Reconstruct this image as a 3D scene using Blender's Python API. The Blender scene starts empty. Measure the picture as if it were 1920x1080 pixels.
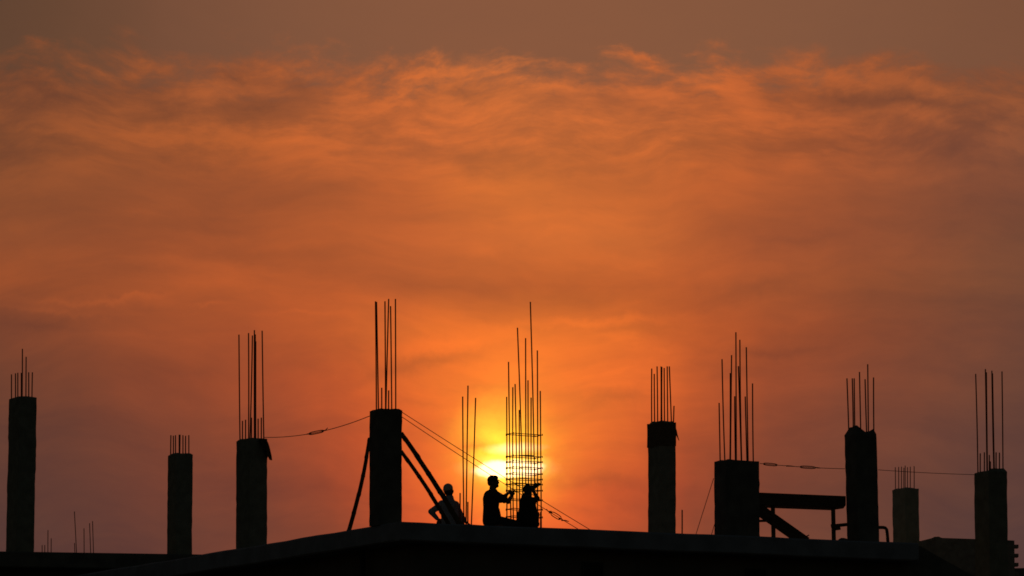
import bpy, bmesh, math, random
from mathutils import Vector, Matrix
C = bpy.context.scene
COL = C.collection
R = math.radians
rnd = random.Random(7)

# ------------------------------------------------------------------ camera
PITCH = R(7.2); FPX = 10000.0; CAMZ = 1.6
cam = bpy.data.cameras.new('camera'); cam.sensor_width = 36; cam.lens = 36 * FPX / 1920
cam.clip_start = 0.5; cam.clip_end = 5000
co = bpy.data.objects.new('camera', cam); COL.objects.link(co)
co.location = (0, 0, CAMZ); co.rotation_euler = (R(90) + PITCH, 0, 0); C.camera = co

def ray(px, py):
    x = (px - 960) / FPX; v = (540 - py) / FPX
    return Vector((x, math.cos(PITCH) - v * math.sin(PITCH), math.sin(PITCH) + v * math.cos(PITCH)))
def at(px, py, Y):                      # the point at depth Y seen in a given direction
    d = ray(px, py); return Vector((0, 0, CAMZ)) + d * (Y / d.y)
def azel(px, py):
    d = ray(px, py).normalized()
    return math.degrees(math.atan2(d.x, d.y)), math.degrees(math.asin(d.z))

SUN_AZ, SUN_EL = azel(955, 880)

# ------------------------------------------------------------------ view
C.view_settings.view_transform = 'Standard'; C.view_settings.look = 'None'
C.view_settings.exposure = 0; C.view_settings.gamma = 1
C.render.engine = 'CYCLES'
C.cycles.use_denoising = True; C.cycles.denoiser = 'OPENIMAGEDENOISE'
C.cycles.max_bounces = 5
C.cycles.filter_width = 1.7

# ------------------------------------------------------------------ world: sunset sky
W = bpy.data.worlds.new('World'); C.world = W; W.use_nodes = True
NT = W.node_tree; NT.nodes.clear()
def lin(c):
    c /= 255.0
    return c / 12.92 if c <= 0.04045 else ((c + 0.055) / 1.055) ** 2.4
def N(t, **kw):
    n = NT.nodes.new(t)
    for k, v in kw.items(): setattr(n, k, v)
    return n
def L(a, b): NT.links.new(a, b)
def M(op, a, b=None, c=None, clamp=False):
    n = N('ShaderNodeMath', operation=op, use_clamp=clamp)
    for i, v in enumerate((a, b, c)):
        if v is None: continue
        if isinstance(v, (int, float)): n.inputs[i].default_value = v
        else: L(v, n.inputs[i])
    return n.outputs[0]
def MR(v, a, b, c=0.0, d=1.0, mode='SMOOTHSTEP'):
    n = N('ShaderNodeMapRange', interpolation_type=mode)
    L(v, n.inputs[0])
    for i, x in enumerate((a, b, c, d)): n.inputs[i + 1].default_value = x
    return n.outputs[0]
tc = N('ShaderNodeTexCoord'); sp = N('ShaderNodeSeparateXYZ'); L(tc.outputs['Generated'], sp.inputs[0])
AZ = M('MULTIPLY', M('ARCTAN2', sp.outputs[0], sp.outputs[1]), 57.29578)
EL = M('MULTIPLY', M('ARCSINE', sp.outputs[2]), 57.29578)
S = N('ShaderNodeCombineXYZ'); L(AZ, S.inputs[0]); L(EL, S.inputs[1]); S = S.outputs[0]
PPD = FPX * math.pi / 180        # about 175 of the photo's pixels per degree of sky
def mapping(src, loc=(0, 0, 0), rot=0.0, scale=(1, 1, 1), typ='POINT'):
    n = N('ShaderNodeMapping', vector_type=typ); L(src, n.inputs[0])
    n.inputs['Location'].default_value = loc; n.inputs['Rotation'].default_value = (0, 0, rot)
    n.inputs['Scale'].default_value = scale
    return n.outputs[0]
def noise(src, scale, detail, rough=0.55, dist=0.0, color=False):
    n = N('ShaderNodeTexNoise'); n.noise_dimensions = '2D'; L(src, n.inputs['Vector'])
    n.inputs['Scale'].default_value = scale; n.inputs['Detail'].default_value = detail
    n.inputs['Roughness'].default_value = rough; n.inputs['Distortion'].default_value = dist
    return n.outputs[1 if color else 0]
def warp(src, scale, detail, amt, rough=0.6):
    c = noise(src, scale, detail, rough, color=True)
    a = N('ShaderNodeVectorMath', operation='SUBTRACT'); L(c, a.inputs[0]); a.inputs[1].default_value = (0.5, 0.5, 0.5)
    b = N('ShaderNodeVectorMath', operation='MULTIPLY_ADD'); L(a.outputs[0], b.inputs[0])
    b.inputs[1].default_value = (amt[0], amt[1], 0); L(src, b.inputs[2])
    return b.outputs[0]
# cirrus streams down to the right: warp along that grain
Sr = mapping(S, rot=R(22))
S0 = warp(warp(S, 0.45, 1, (0.8, 0.8), 0.4), 2.4, 4, (0.10, 0.10), 0.6)
S1 = warp(warp(S, 0.9, 1, (0.22, 0.2), 0.5), 3.0, 6, (0.22, 0.22), 0.64)
def blob(x, y, rx, ry, ang, amp, src=None):
    a, e = azel(x, y)
    m = mapping(src or S1, loc=(a, e, 0), rot=R(ang), scale=(rx / PPD, ry / PPD, 1), typ='TEXTURE')
    g = N('ShaderNodeTexGradient', gradient_type='QUADRATIC_SPHERE'); L(m, g.inputs[0])
    return M('MULTIPLY', g.outputs[1], amp)
def add(vals):
    vals = list(vals)
    while len(vals) > 1:
        vals = [M('ADD', vals[i], vals[i + 1]) if i + 1 < len(vals) else vals[i] for i in range(0, len(vals), 2)]
    return vals[0]
A0, A1 = azel(-60, 600)[0], azel(1980, 600)[0]
AZ1 = N('ShaderNodeSeparateXYZ'); L(warp(S, 1.1, 3, (0.5, 0.25)), AZ1.inputs[0])
azn = MR(AZ1.outputs[0], A0, A1, mode='LINEAR')
elw = AZ1.outputs[1]
def ramp(stops, interp='B_SPLINE', fac=None):
    n = N('ShaderNodeValToRGB'); cr = n.color_ramp; cr.interpolation = interp
    L(fac or azn, n.inputs[0])
    for i, (x, c) in enumerate(stops):
        p = (azel(x, 600)[0] - A0) / (A1 - A0)
        e = cr.elements[i] if i < 2 else cr.elements.new(p)
        e.position = p; e.color = (*[lin(v) for v in c], 1)
    return n.outputs[0]
XS = (0, 240, 480, 620, 720, 820, 960, 1080, 1200, 1320, 1440, 1680, 1920)
ROWS = [
 (180, ((120,70,46),(148,82,48),(158,86,50),(180,96,52),(186,98,52),(192,103,54),(196,106,55),(190,102,55),(186,99,54),(184,97,52),(176,92,50),(152,84,50),(138,80,52))),
 (265, ((128,74,46),(158,85,47),(170,90,47),(184,96,50),(196,102,52),(200,104,53),(203,107,53),(199,105,52),(196,103,52),(190,99,50),(176,91,49),(152,82,50),(130,78,55))),
 (350, ((132,75,46),(148,80,47),(156,82,47),(168,88,48),(184,94,49),(196,101,50),(206,110,51),(202,106,51),(196,102,50),(186,95,49),(172,88,48),(148,81,51),(128,76,54))),
 (450, ((136,75,46),(152,79,46),(166,84,46),(178,90,47),(190,96,49),(195,99,50),(203,106,51),(204,107,51),(199,103,50),(180,91,48),(160,82,48),(138,76,50),(117,73,53))),
 (540, ((144,75,44),(160,81,45),(178,87,45),(184,90,46),(188,93,47),(190,95,47),(190,96,47),(188,95,46),(188,94,46),(176,87,46),(158,81,46),(136,75,48),(114,72,53))),
 (620, ((122,67,46),(145,75,45),(170,81,45),(188,90,45),(206,101,46),(222,110,46),(230,116,46),(226,113,46),(214,105,45),(188,89,44),(160,78,44),(130,71,48),(110,69,53))),
 (720, ((106,63,47),(124,66,46),(160,76,45),(186,84,45),(214,98,45),(238,112,46),(252,126,47),(244,118,47),(222,103,46),(180,84,44),(148,73,46),(122,69,50),(102,66,53))),
 (820, ((96,61,50),(110,62,48),(138,70,47),(168,76,45),(206,88,45),(238,106,46),(252,134,46),(244,116,46),(212,94,46),(164,77,45),(132,69,48),(113,67,52),(95,63,54))),
 (920, ((90,59,51),(101,60,50),(122,65,49),(150,71,46),(188,80,45),(236,98,46),(252,126,46),(238,100,46),(194,82,46),(148,72,47),(122,67,49),(103,64,52),(88,60,55))),
 (1000,((86,58,52),(96,59,51),(114,64,50),(138,69,47),(168,75,46),(226,92,46),(246,104,48),(214,92,46),(176,79,46),(138,70,48),(114,66,51),(98,63,53),(84,59,56))),
]
fld = ramp(list(zip(XS, ROWS[-1][1])))
for (ya, ra), (yb, rb) in reversed(list(zip(ROWS[:-1], ROWS[1:]))):
    f = MR(elw, azel(960, yb)[1], azel(960, ya)[1], mode='LINEAR')
    mx = N('ShaderNodeMix', data_type='RGBA'); L(f, mx.inputs[0]); L(fld, mx.inputs[6])
    L(ramp(list(zip(XS, ra))), mx.inputs[7]); fld = mx.outputs[2]
# clear dusky air above the ragged top of the cloud sheet
top = ramp([(0, (98,68,50)), (160, (106,72,52)), (320, (120,79,58)), (640, (133,87,62)), (960, (137,88,62)), (1280, (135,88,62)), (1600, (130,86,62)), (1920, (122,80,58))])
edge = N('ShaderNodeValToRGB'); cr = edge.color_ramp; cr.interpolation = 'B_SPLINE'; L(azn, edge.inputs[0])
EY = [(0, 140), (110, 120), (240, 108), (400, 128), (560, 112), (700, 126), (820, 112), (960, 112), (1060, 158), (1150, 152), (1290, 138), (1440, 118), (1600, 108), (1720, 132), (1920, 148)]
for i, (x, y) in enumerate(EY):
    p = (azel(x, 600)[0] - A0) / (A1 - A0)
    e = cr.elements[i] if i < 2 else cr.elements.new(p)
    e.position = p; v = y / 400; e.color = (v, v, v, 1)
e0, e4 = azel(960, 0)[1], azel(960, 400)[1]
edge_el = M('MULTIPLY_ADD', edge.outputs[0], e4 - e0, e0)
fil = noise(mapping(S0, rot=R(24), scale=(0.9, 1.9, 1)), 1.15, 9, 0.6)
fil2 = noise(mapping(S0, rot=R(42), scale=(0.9, 3.4, 1)), 2.6, 7, 0.6)
strk = noise(mapping(S0, rot=R(-6), scale=(0.4, 1.9, 1)), 0.9, 7, 0.56, 0.2)
sy = N('ShaderNodeSeparateXYZ'); L(S1, sy.inputs[0])
dep = M('MULTIPLY', M('SUBTRACT', edge_el, sy.outputs[1]), 1.2)
dep = M('ADD', dep, M('MULTIPLY', M('SUBTRACT', fil, 0.5), 1.3))
dep = M('ADD', dep, M('MULTIPLY', M('SUBTRACT', fil2, 0.5), 0.6))
dep = M('ADD', dep, blob(1190, 108, 140, 26, -20, 0.5))
dep = M('ADD', dep, blob(60, 75, 130, 20, -14, 0.35))
dep = M('ADD', dep, blob(900, 60, 260, 75, 0, -0.75, S))
dep = M('ADD', dep, blob(1080, 200, 260, 70, 0, 0.8, S))
mask = MR(dep, -0.3, 0.42)
mx = N('ShaderNodeMix', data_type='RGBA'); L(mask, mx.inputs[0]); L(top, mx.inputs[6]); L(fld, mx.inputs[7]); fld = mx.outputs[2]
BL = [(140,215,150,45,0,.16),(180,140,150,40,0,.2),(390,165,150,45,-5,.32),(540,140,90,25,-5,.3),(240,245,300,38,-5,.28),(560,272,240,36,-3,.25),
 (640,215,120,50,0,.2),(800,150,130,40,8,.22),(930,128,210,42,-15,.3),(960,205,260,50,0,.18),(720,190,120,40,0,.15),(1330,160,170,40,-25,.28),(1400,210,200,90,-38,.2),(1580,150,240,42,-10,.34),
 (1750,165,160,26,-8,.3),(1720,228,220,24,-14,.25),(1540,225,150,60,-20,.15),(880,350,220,50,0,.12),(1080,415,280,60,5,.13),(900,470,130,30,0,.08),
 (310,207,130,38,10,-.42),(90,172,110,26,-12,-.4),(490,205,190,42,0,-.35),(440,141,80,16,-10,-.35),(560,168,100,34,-35,-.35),(868,166,100,24,-20,-.35),
 (780,205,70,22,0,-.2),(785,272,90,34,0,-.22),(885,305,100,36,-30,-.25),(1590,192,120,26,-5,-.5),(1710,197,200,24,-5,-.45),(1790,275,130,60,25,-.35),(1500,218,60,22,0,-.3),
 (1850,232,100,30,0,-.3),(40,290,160,50,0,-.2),(330,310,260,34,0,-.14),(780,405,260,60,0,-.1),(1420,260,80,30,-30,-.12),
 (160,566,330,24,2,.26),(250,556,130,10,8,.2),(90,586,200,12,0,.2),(420,530,170,28,0,.12),(250,400,180,34,0,.1),(395,567,60,8,5,.15),(560,582,120,8,0,.1),
 (790,684,240,30,14,-.32),(1120,560,420,50,5,-.14),(1430,535,320,36,12,-.16),(1480,455,280,30,10,-.12),(250,500,190,28,5,-.12),(330,690,220,40,0,-.12),(80,612,240,22,4,-.16),(1430,662,200,20,3,-.2),
 (1500,600,260,30,8,.1),(850,640,190,36,8,.3),(1130,606,260,22,3,.34),(1180,640,170,20,-5,.14),(970,700,220,36,0,.12),(1180,690,160,24,6,.12),
 (1160,745,190,30,0,-.28),(1130,905,170,24,0,-.34),(1100,955,120,20,0,-.12),(780,760,160,20,0,-.08),(900,725,150,20,0,-.1)]
mod = add([blob(*b) for b in BL])
up = MR(EL, azel(960, 380)[1], azel(960, 240)[1])
mod = M('ADD', mod, M('MULTIPLY', M('MULTIPLY', M('SUBTRACT', fil, 0.5), 0.78), M('MULTIPLY_ADD', up, 0.8, 0.2)))
mod = M('ADD', mod, M('MULTIPLY', M('MULTIPLY', M('SUBTRACT', fil2, 0.5), 0.62), M('MULTIPLY_ADD', up, 0.8, 0.2)))
mod = M('ADD', mod, M('MULTIPLY', M('SUBTRACT', strk, 0.5), 0.62))
mod = M('MULTIPLY', M('SUBTRACT', mod, M('MULTIPLY', up, 0.07)), M('MULTIPLY_ADD', mask, 0.95, 0.05))
mod = M('MINIMUM', mod, M('MULTIPLY_ADD', mod, 0.55, 0.06))
mod = M('MAXIMUM', mod, M('MULTIPLY_ADD', mod, 0.65, -0.07))
# the veiled sun and the bright haze round it
glow = add([blob(948, 862, 150, 160, 0, 0.8), blob(955, 879, 105, 55, 0, 2.2), blob(940, 822, 105, 115, 0, 0.85), blob(945, 740, 200, 150, 0, 0.09), blob(955, 850, 330, 190, 0, 0.10)])
band = add([blob(890, 841, 110, 16, 4, -.75), blob(1010, 852, 90, 12, -3, -.5), blob(930, 905, 160, 16, 0, -.25), blob(1000, 795, 120, 14, 6, -.2)])
glow = M('MULTIPLY', glow, M('POWER', 2.718, band))
def core(x, y, rx, ry, soft):
    a, e = azel(x, y)
    m = mapping(warp(S, 2.2, 4, (0.22, 0.12)), loc=(a, e, 0), scale=(rx / PPD, ry / PPD, 1), typ='TEXTURE')
    l = N('ShaderNodeVectorMath', operation='LENGTH'); L(m, l.inputs[0])
    return MR(l.outputs['Value'], 1 + soft, 1 - soft)
white = M('ADD', core(955, 879, 64, 15.5, .24), M('ADD', M('MULTIPLY', core(962, 843, 38, 8, .9), .5), M('MULTIPLY', core(956, 878, 72, 20, .6), .12)))
cm = N('ShaderNodeCombineXYZ'); L(M('POWER', 2.718, mod), cm.inputs[0]); L(M('POWER', 2.718, M('MULTIPLY', mod, .72)), cm.inputs[1]); L(M('POWER', 2.718, M('MULTIPLY', mod, .15)), cm.inputs[2])
v1 = N('ShaderNodeVectorMath', operation='MULTIPLY'); L(fld, v1.inputs[0]); L(cm.outputs[0], v1.inputs[1])
v2 = N('ShaderNodeVectorMath', operation='SCALE'); v2.inputs[0].default_value = (0.75, 0.50, 0.022); L(glow, v2.inputs['Scale'])
v3 = N('ShaderNodeVectorMath', operation='SCALE'); v3.inputs[0].default_value = (1.0, 0.9, 0.75); L(white, v3.inputs['Scale'])
v4 = N('ShaderNodeVectorMath', operation='ADD'); L(v1.outputs[0], v4.inputs[0]); L(v2.outputs[0], v4.inputs[1])
v5 = N('ShaderNodeVectorMath', operation='ADD'); L(v4.outputs[0], v5.inputs[0]); L(v3.outputs[0], v5.inputs[1])
# the whole dome: physical dusk sky, with the lit cloud sheet fading out away from the sun
nish = N('ShaderNodeTexSky', sky_type='NISHITA'); nish.sun_disc = False
nish.sun_elevation = R(SUN_EL); nish.sun_rotation = R(SUN_AZ)
nish.air_density = 1.5; nish.dust_density = 3
nb = N('ShaderNodeVectorMath', operation='SCALE'); L(nish.outputs[0], nb.inputs[0]); nb.inputs['Scale'].default_value = 0.0105
sd = Vector((math.sin(R(SUN_AZ)) * math.cos(R(SUN_EL)), math.cos(R(SUN_AZ)) * math.cos(R(SUN_EL)), math.sin(R(SUN_EL))))
dt = N('ShaderNodeVectorMath', operation='DOT_PRODUCT'); L(tc.outputs['Generated'], dt.inputs[0]); dt.inputs[1].default_value = sd
w = MR(dt.outputs['Value'], math.cos(R(52)), math.cos(R(11)))
fin = N('ShaderNodeMix', data_type='RGBA'); L(w, fin.inputs[0]); L(nb.outputs[0], fin.inputs[6]); L(v5.outputs[0], fin.inputs[7])
bg = N('ShaderNodeBackground'); L(fin.outputs[2], bg.inputs[0]); bg.inputs[1].default_value = 1.0
out = N('ShaderNodeOutputWorld'); L(bg.outputs[0], out.inputs[0])
W.cycles.sampling_method = 'MANUAL'; W.cycles.sample_map_resolution = 512

# ------------------------------------------------------------------ sun lamp
sl = bpy.data.lights.new('sun', 'SUN'); sl.energy = 0.5; sl.angle = R(0.5); sl.color = (1, 0.5, 0.2)
so = bpy.data.objects.new('sun', sl); COL.objects.link(so)
so.rotation_euler = (-sd).to_track_quat('-Z', 'Y').to_euler()

# ------------------------------------------------------------------ materials
def mat(name, col, col2=None, scale=6, rough=0.85, bump=0.0, metal=0.0, stretch=(1, 1, 1), spec=0.3):
    m = bpy.data.materials.new(name); m.use_nodes = True; t = m.node_tree
    b = t.nodes['Principled BSDF']; b.inputs['Roughness'].default_value = rough; b.inputs['Metallic'].default_value = metal
    b.inputs['Specular IOR Level'].default_value = spec
    tc = t.nodes.new('ShaderNodeTexCoord'); mp = t.nodes.new('ShaderNodeMapping'); mp.inputs['Scale'].default_value = stretch
    t.links.new(tc.outputs['Object'], mp.inputs[0])
    n = t.nodes.new('ShaderNodeTexNoise'); n.inputs['Scale'].default_value = scale; n.inputs['Detail'].default_value = 6
    t.links.new(mp.outputs[0], n.inputs[0])
    r = t.nodes.new('ShaderNodeValToRGB'); r.color_ramp.elements[0].position = .35; r.color_ramp.elements[1].position = .65
    r.color_ramp.elements[0].color = (*(col2 or [c * .7 for c in col]), 1); r.color_ramp.elements[1].color = (*col, 1)
    t.links.new(n.outputs[0], r.inputs[0]); t.links.new(r.outputs[0], b.inputs['Base Color'])
    if bump:
        bp = t.nodes.new('ShaderNodeBump'); bp.inputs['Strength'].default_value = bump; bp.inputs['Distance'].default_value = .02
        t.links.new(n.outputs[0], bp.inputs['Height']); t.links.new(bp.outputs[0], b.inputs['Normal'])
    return m
CONC = mat('concrete', (.30, .33, .29), (.21, .23, .195), 5, .9, .5)
CONC_DK = mat('old_concrete', (.20, .20, .19), (.12, .12, .12), 4, .92, .5)
CONC_LT = mat('pale_concrete', (.44, .48, .43), (.33, .37, .33), 5, .9, .4)
FASC = mat('slab_concrete', (.31, .35, .45), (.22, .25, .32), 2.5, .85, .5)
RENDERM = mat('wall_render', (.20, .18, .18), (.13, .12, .12), 1.2, .9, .4)
BRICK = mat('block_wall', (.36, .37, .36), (.26, .26, .25), 8, .95, .6)
RUST = mat('rusty_steel', (.36, .105, .05), (.22, .07, .035), 30, .6, .2, .3)
WIRE = mat('steel_wire', (.14, .10, .08), (.08, .06, .05), 40, .5, 0, .6)
TIMBER = mat('formwork_timber', (.16, .11, .07), (.09, .06, .04), 9, .85, .4, 0, (1, 1, 6))
BAMBOO = mat('bamboo', (.15, .11, .06), (.09, .065, .04), 9, .7, .3)
PIPE = mat('painted_pipe', (.10, .10, .11), (.06, .06, .06), 20, .5, 0, .4)
SKIN = mat('skin', (.20, .10, .065), (.17, .085, .055), 8, .6)
HAIR = mat('black_hair', (.02, .015, .012), (.012, .01, .01), 60, .6)
SHIRT_B = mat('blue_grey_shirt', (.42, .50, .62), (.32, .39, .50), 7, .95, .3)
SHIRT_D = mat('dark_shirt', (.07, .045, .05), (.05, .03, .035), 7, .95, .3)
SHIRT_K = mat('black_shirt', (.04, .035, .04), (.028, .025, .03), 7, .95, .3)
TROUS = mat('dark_trousers', (.05, .05, .06), (.035, .035, .04), 7, .95, .3)
CAPM = mat('white_cap', (.70, .72, .74), (.58, .6, .62), 20, .95, .2)
CLOTH = mat('sack_cloth', (.18, .14, .10), (.12, .09, .06), 25, .95, .5)
GROUNDM = mat('ground_dirt', (.12, .10, .08), (.07, .06, .05), .3, .95, .4)

# ------------------------------------------------------------------ helpers
def tag(o, label=None, cat=None, group=None, kind=None):
    if label: o['label'] = label
    if cat: o['category'] = cat
    if group: o['group'] = group
    if kind: o['kind'] = kind
    return o
def empty(name, loc, label, cat, group=None):
    o = bpy.data.objects.new(name, None); COL.objects.link(o); o.location = loc; o.empty_display_size = .2
    return tag(o, label, cat, group)
def build(name, bm, m, parent=None, smooth=False):
    me = bpy.data.meshes.new(name)
    bmesh.ops.recalc_face_normals(bm, faces=bm.faces)
    org = parent.matrix_world.translation if parent else Vector()
    if parent:
        p = parent; org = Vector()
        while p: org = org + p.location; p = p.parent
        bmesh.ops.translate(bm, verts=bm.verts, vec=-org)
    else:
        c = sum((v.co for v in bm.verts), Vector()) / len(bm.verts); c.z = min(v.co.z for v in bm.verts)
        bmesh.ops.translate(bm, verts=bm.verts, vec=-c)
    bm.to_mesh(me); bm.free(); me.materials.append(m)
    if smooth: me.polygons.foreach_set('use_smooth', [True] * len(me.polygons))
    o = bpy.data.objects.new(name, me); COL.objects.link(o)
    if parent: o.parent = parent
    else: o.location = c
    return o
def tube(bm, pts, rad, seg=8, cap=True):
    pts = [Vector(p) for p in pts]
    rads = rad if isinstance(rad, (list, tuple)) else [rad] * len(pts)
    rings = []
    up = Vector((0, 0, 1))
    for i, p in enumerate(pts):
        t = (pts[min(i + 1, len(pts) - 1)] - pts[max(i - 1, 0)]).normalized()
        a = t.cross(up if abs(t.z) < .9 else Vector((1, 0, 0))).normalized(); b = t.cross(a).normalized()
        rings.append([bm.verts.new(p + (a * math.cos(k * 2 * math.pi / seg) + b * math.sin(k * 2 * math.pi / seg)) * rads[i]) for k in range(seg)])
    for r0, r1 in zip(rings, rings[1:]):
        for k in range(seg): bm.faces.new((r0[k], r0[(k + 1) % seg], r1[(k + 1) % seg], r1[k]))
    if cap: bm.faces.new(rings[0]); bm.faces.new(rings[-1])
def prism(bm, poly, z0, z1):            # a plan polygon pulled up from z0 to z1
    lo = [bm.verts.new((p[0], p[1], z0)) for p in poly]; hi = [bm.verts.new((p[0], p[1], z1)) for p in poly]
    n = len(poly); bm.faces.new(lo); bm.faces.new(hi)
    for k in range(n): bm.faces.new((lo[k], lo[(k + 1) % n], hi[(k + 1) % n], hi[k]))
def beam(bm, a, b, w, h, side=None):    # a timber of section w x h from a to b
    a, b = Vector(a), Vector(b); t = (b - a).normalized()
    s = (side or t.cross(Vector((0, 0, 1)))).normalized(); u = s.cross(t).normalized()
    q = [[bm.verts.new(p + s * (i * w / 2) + u * (j * h / 2)) for i, j in ((-1, -1), (1, -1), (1, 1), (-1, 1))] for p in (a, b)]
    bm.faces.new(q[0]); bm.faces.new(q[1])
    for k in range(4): bm.faces.new((q[0][k], q[0][(k + 1) % 4], q[1][(k + 1) % 4], q[1][k]))
def bevel(bm, w=.01, seg=1):
    bmesh.ops.recalc_face_normals(bm, faces=bm.faces)
    bmesh.ops.bevel(bm, geom=[e for e in bm.edges if len(e.link_faces) == 2 and e.calc_face_angle(0) > .5], offset=w, segments=seg, affect='EDGES')

# ------------------------------------------------------------------ the main building: plan directions from its near corner
CORN = at(750, 978, 88.0); ZR = CORN.z
A = R(27.25)
E2 = Vector((-math.sin(A), math.cos(A), 0)); E1 = Vector((math.cos(A), math.sin(A), 0))
def P(u, v, z=None):
    return Vector((CORN.x, CORN.y, 0)) + E1 * u + E2 * v + Vector((0, 0, ZR if z is None else z))
def u_for(px, v):                       # how far along the roof a thing seen at px stands, v metres in from the edge
    k = (px - 960) / FPX; d = ray(px, 950); k = d.x / d.y
    p = P(0, v); return (k * p.y - p.x) / (E1.x - k * E1.y)
def v_for(px, u):
    d = ray(px, 1000); k = d.x / d.y
    p = P(u, 0); return (k * p.y - p.x) / (E2.x - k * E2.y)
def pxy(p):                             # for checking placement only
    d = Vector(p) - Vector((0, 0, CAMZ)); c, s = math.cos(PITCH), math.sin(PITCH)
    f = d.y * c + d.z * s; up = -d.y * s + d.z * c
    return 960 + FPX * d.x / f, 540 - FPX * up / f
UE = u_for(1722, 0)
VE = 15.5
print('roof', ZR, 'len', UE, pxy(P(UE, 0)), pxy(P(0, 7)), pxy(P(0, 10)))

bm = bmesh.new()
bmesh.ops.create_grid(bm, x_segments=40, y_segments=40, size=1500)
for v in bm.verts:
    if Vector((v.co.x, v.co.y)).length > 300: v.co.z = rnd.uniform(-1.5, .5)
tag(build('ground', bm, GROUNDM), 'dark bare earth around the unfinished buildings', None, None, 'structure')

mb = empty('concrete_building', P(0, 0, 0), 'dark unfinished building whose flat concrete roof the three workers are on', 'building')
def edge_line(n, a, b, amp):            # slightly uneven cast edge
    return [a + (b - a) * (i / n) for i in range(n + 1)]
bm = bmesh.new()
# roof slab with a slightly irregular fascia
th = .31
def slabring(z, inset, jit):
    pts = []
    rr = random.Random(3)
    for i in range(25): pts.append(P(i / 24 * UE, inset + rr.uniform(-jit, jit), z + rr.uniform(-jit, jit)))
    for i in range(1, 9): pts.append(P(UE - inset, i / 8 * VE, z + rr.uniform(-jit, jit)))
    for i in range(1, 25): pts.append(P(UE * (1 - i / 24), VE, z))
    for i in range(1, 24): pts.append(P(inset + rr.uniform(-jit, jit), VE * (1 - i / 24), z + rr.uniform(-jit, jit)))
    return pts
rings = [[bm.verts.new(p) for p in slabring(z, i, j)] for z, i, j in ((ZR - th, .02, .006), (ZR - th + .02, 0, .006), (ZR - .025, .0, .006), (ZR, .02, .007))]
n = len(rings[0])
for r0, r1 in zip(rings, rings[1:]):
    for k in range(n): bm.faces.new((r0[k], r0[(k + 1) % n], r1[(k + 1) % n], r1[k]))
bm.faces.new(rings[0]); bm.faces.new(rings[-1])
build('roof_slab', bm, FASC, mb)
ins = .45
bm = bmesh.new()
prism(bm, [P(ins, ins), P(UE - .2, ins), P(UE - .2, VE - .3), P(ins, VE - .3)], -.2, ZR - th - .002)
build('wall', bm, RENDERM, mb)
for px in (1110, 1416):                 # louvred vents under the slab
    u = u_for(px, ins); vt = None
    bm = bmesh.new()
    z1 = ZR - .52; z0 = z1 - .25
    for k in range(5):
        z = z0 + .03 + k * .05
        q = [P(u - .17, ins - .035, z), P(u + .17, ins - .035, z), P(u + .17, ins - .005, z + .035), P(u - .17, ins - .005, z + .035)]
        bm.faces.new([bm.verts.new(p) for p in q])
    for a, b in (((-.19, z0), (.19, z0)), ((-.19, z1), (.19, z1)), ((-.19, z0), (-.19, z1)), ((.19, z0), (.19, z1))):
        beam(bm, P(u + a[0], ins - .022, a[1]), P(u + b[0], ins - .022, b[1]), .04, .03, E2)
    build('vent', bm, PIPE, mb)
bm = bmesh.new(); p0 = P(.3, v_for(680, .3))
tube(bm, [Vector((p0.x, p0.y, ZR - th - .01)), Vector((p0.x, p0.y, 0))], .05, 12)
build('drain_pipe', bm, PIPE, mb, True)
# solid sloping side wall of a stair that runs down from the right end of the slab
bm = bmesh.new(); YS = P(UE, .35).y
fr = [at(1640, 1046, YS), at(1700, 1046, YS), at(1712, 1021, YS), at(1726, 1024, YS), at(1760, 1044, YS), at(1830, 1082, YS), at(1900, 1120, YS)]
fr = [bm.verts.new(p) for p in fr] + [bm.verts.new((at(1900, 1120, YS).x, YS, -.1)), bm.verts.new((at(1640, 1046, YS).x, YS, -.1))]
bkv = [bm.verts.new(v.co + Vector((0, 1.1, 0))) for v in fr]
n = len(fr); bm.faces.new(fr); bm.faces.new(bkv)
for k in range(n): bm.faces.new((fr[k], fr[(k + 1) % n], bkv[(k + 1) % n], bkv[k]))
build('stair_side_wall', bm, CONC_DK, mb)

# neighbouring roof at the left
LY = 101.0
lb = empty('flat_roofed_building', (-9, LY, 0), 'low dark flat roofed building at the left behind the sloping roof edge', 'building')
bm = bmesh.new()
a = at(-160, 1032, LY - .5); b = at(480, 1042, LY + .8)
a.z = b.z = at(200, 1035, LY).z; LZ = a.z
t = (b - a).normalized(); bk = Vector((-t.y, t.x, 0)) * 9
prism(bm, [a, b, b + bk, a + bk], LZ - .3, LZ); bevel(bm, .02)
build('roof_slab', bm, CONC_DK, lb)
bm = bmesh.new(); f = Vector((-t.y, t.x, 0)) * .35
prism(bm, [a + f + t * .2, b + f - t * .2, b + bk - f, a + bk - f], -.2, LZ - .302)
build('wall', bm, RENDERM, lb)

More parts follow.
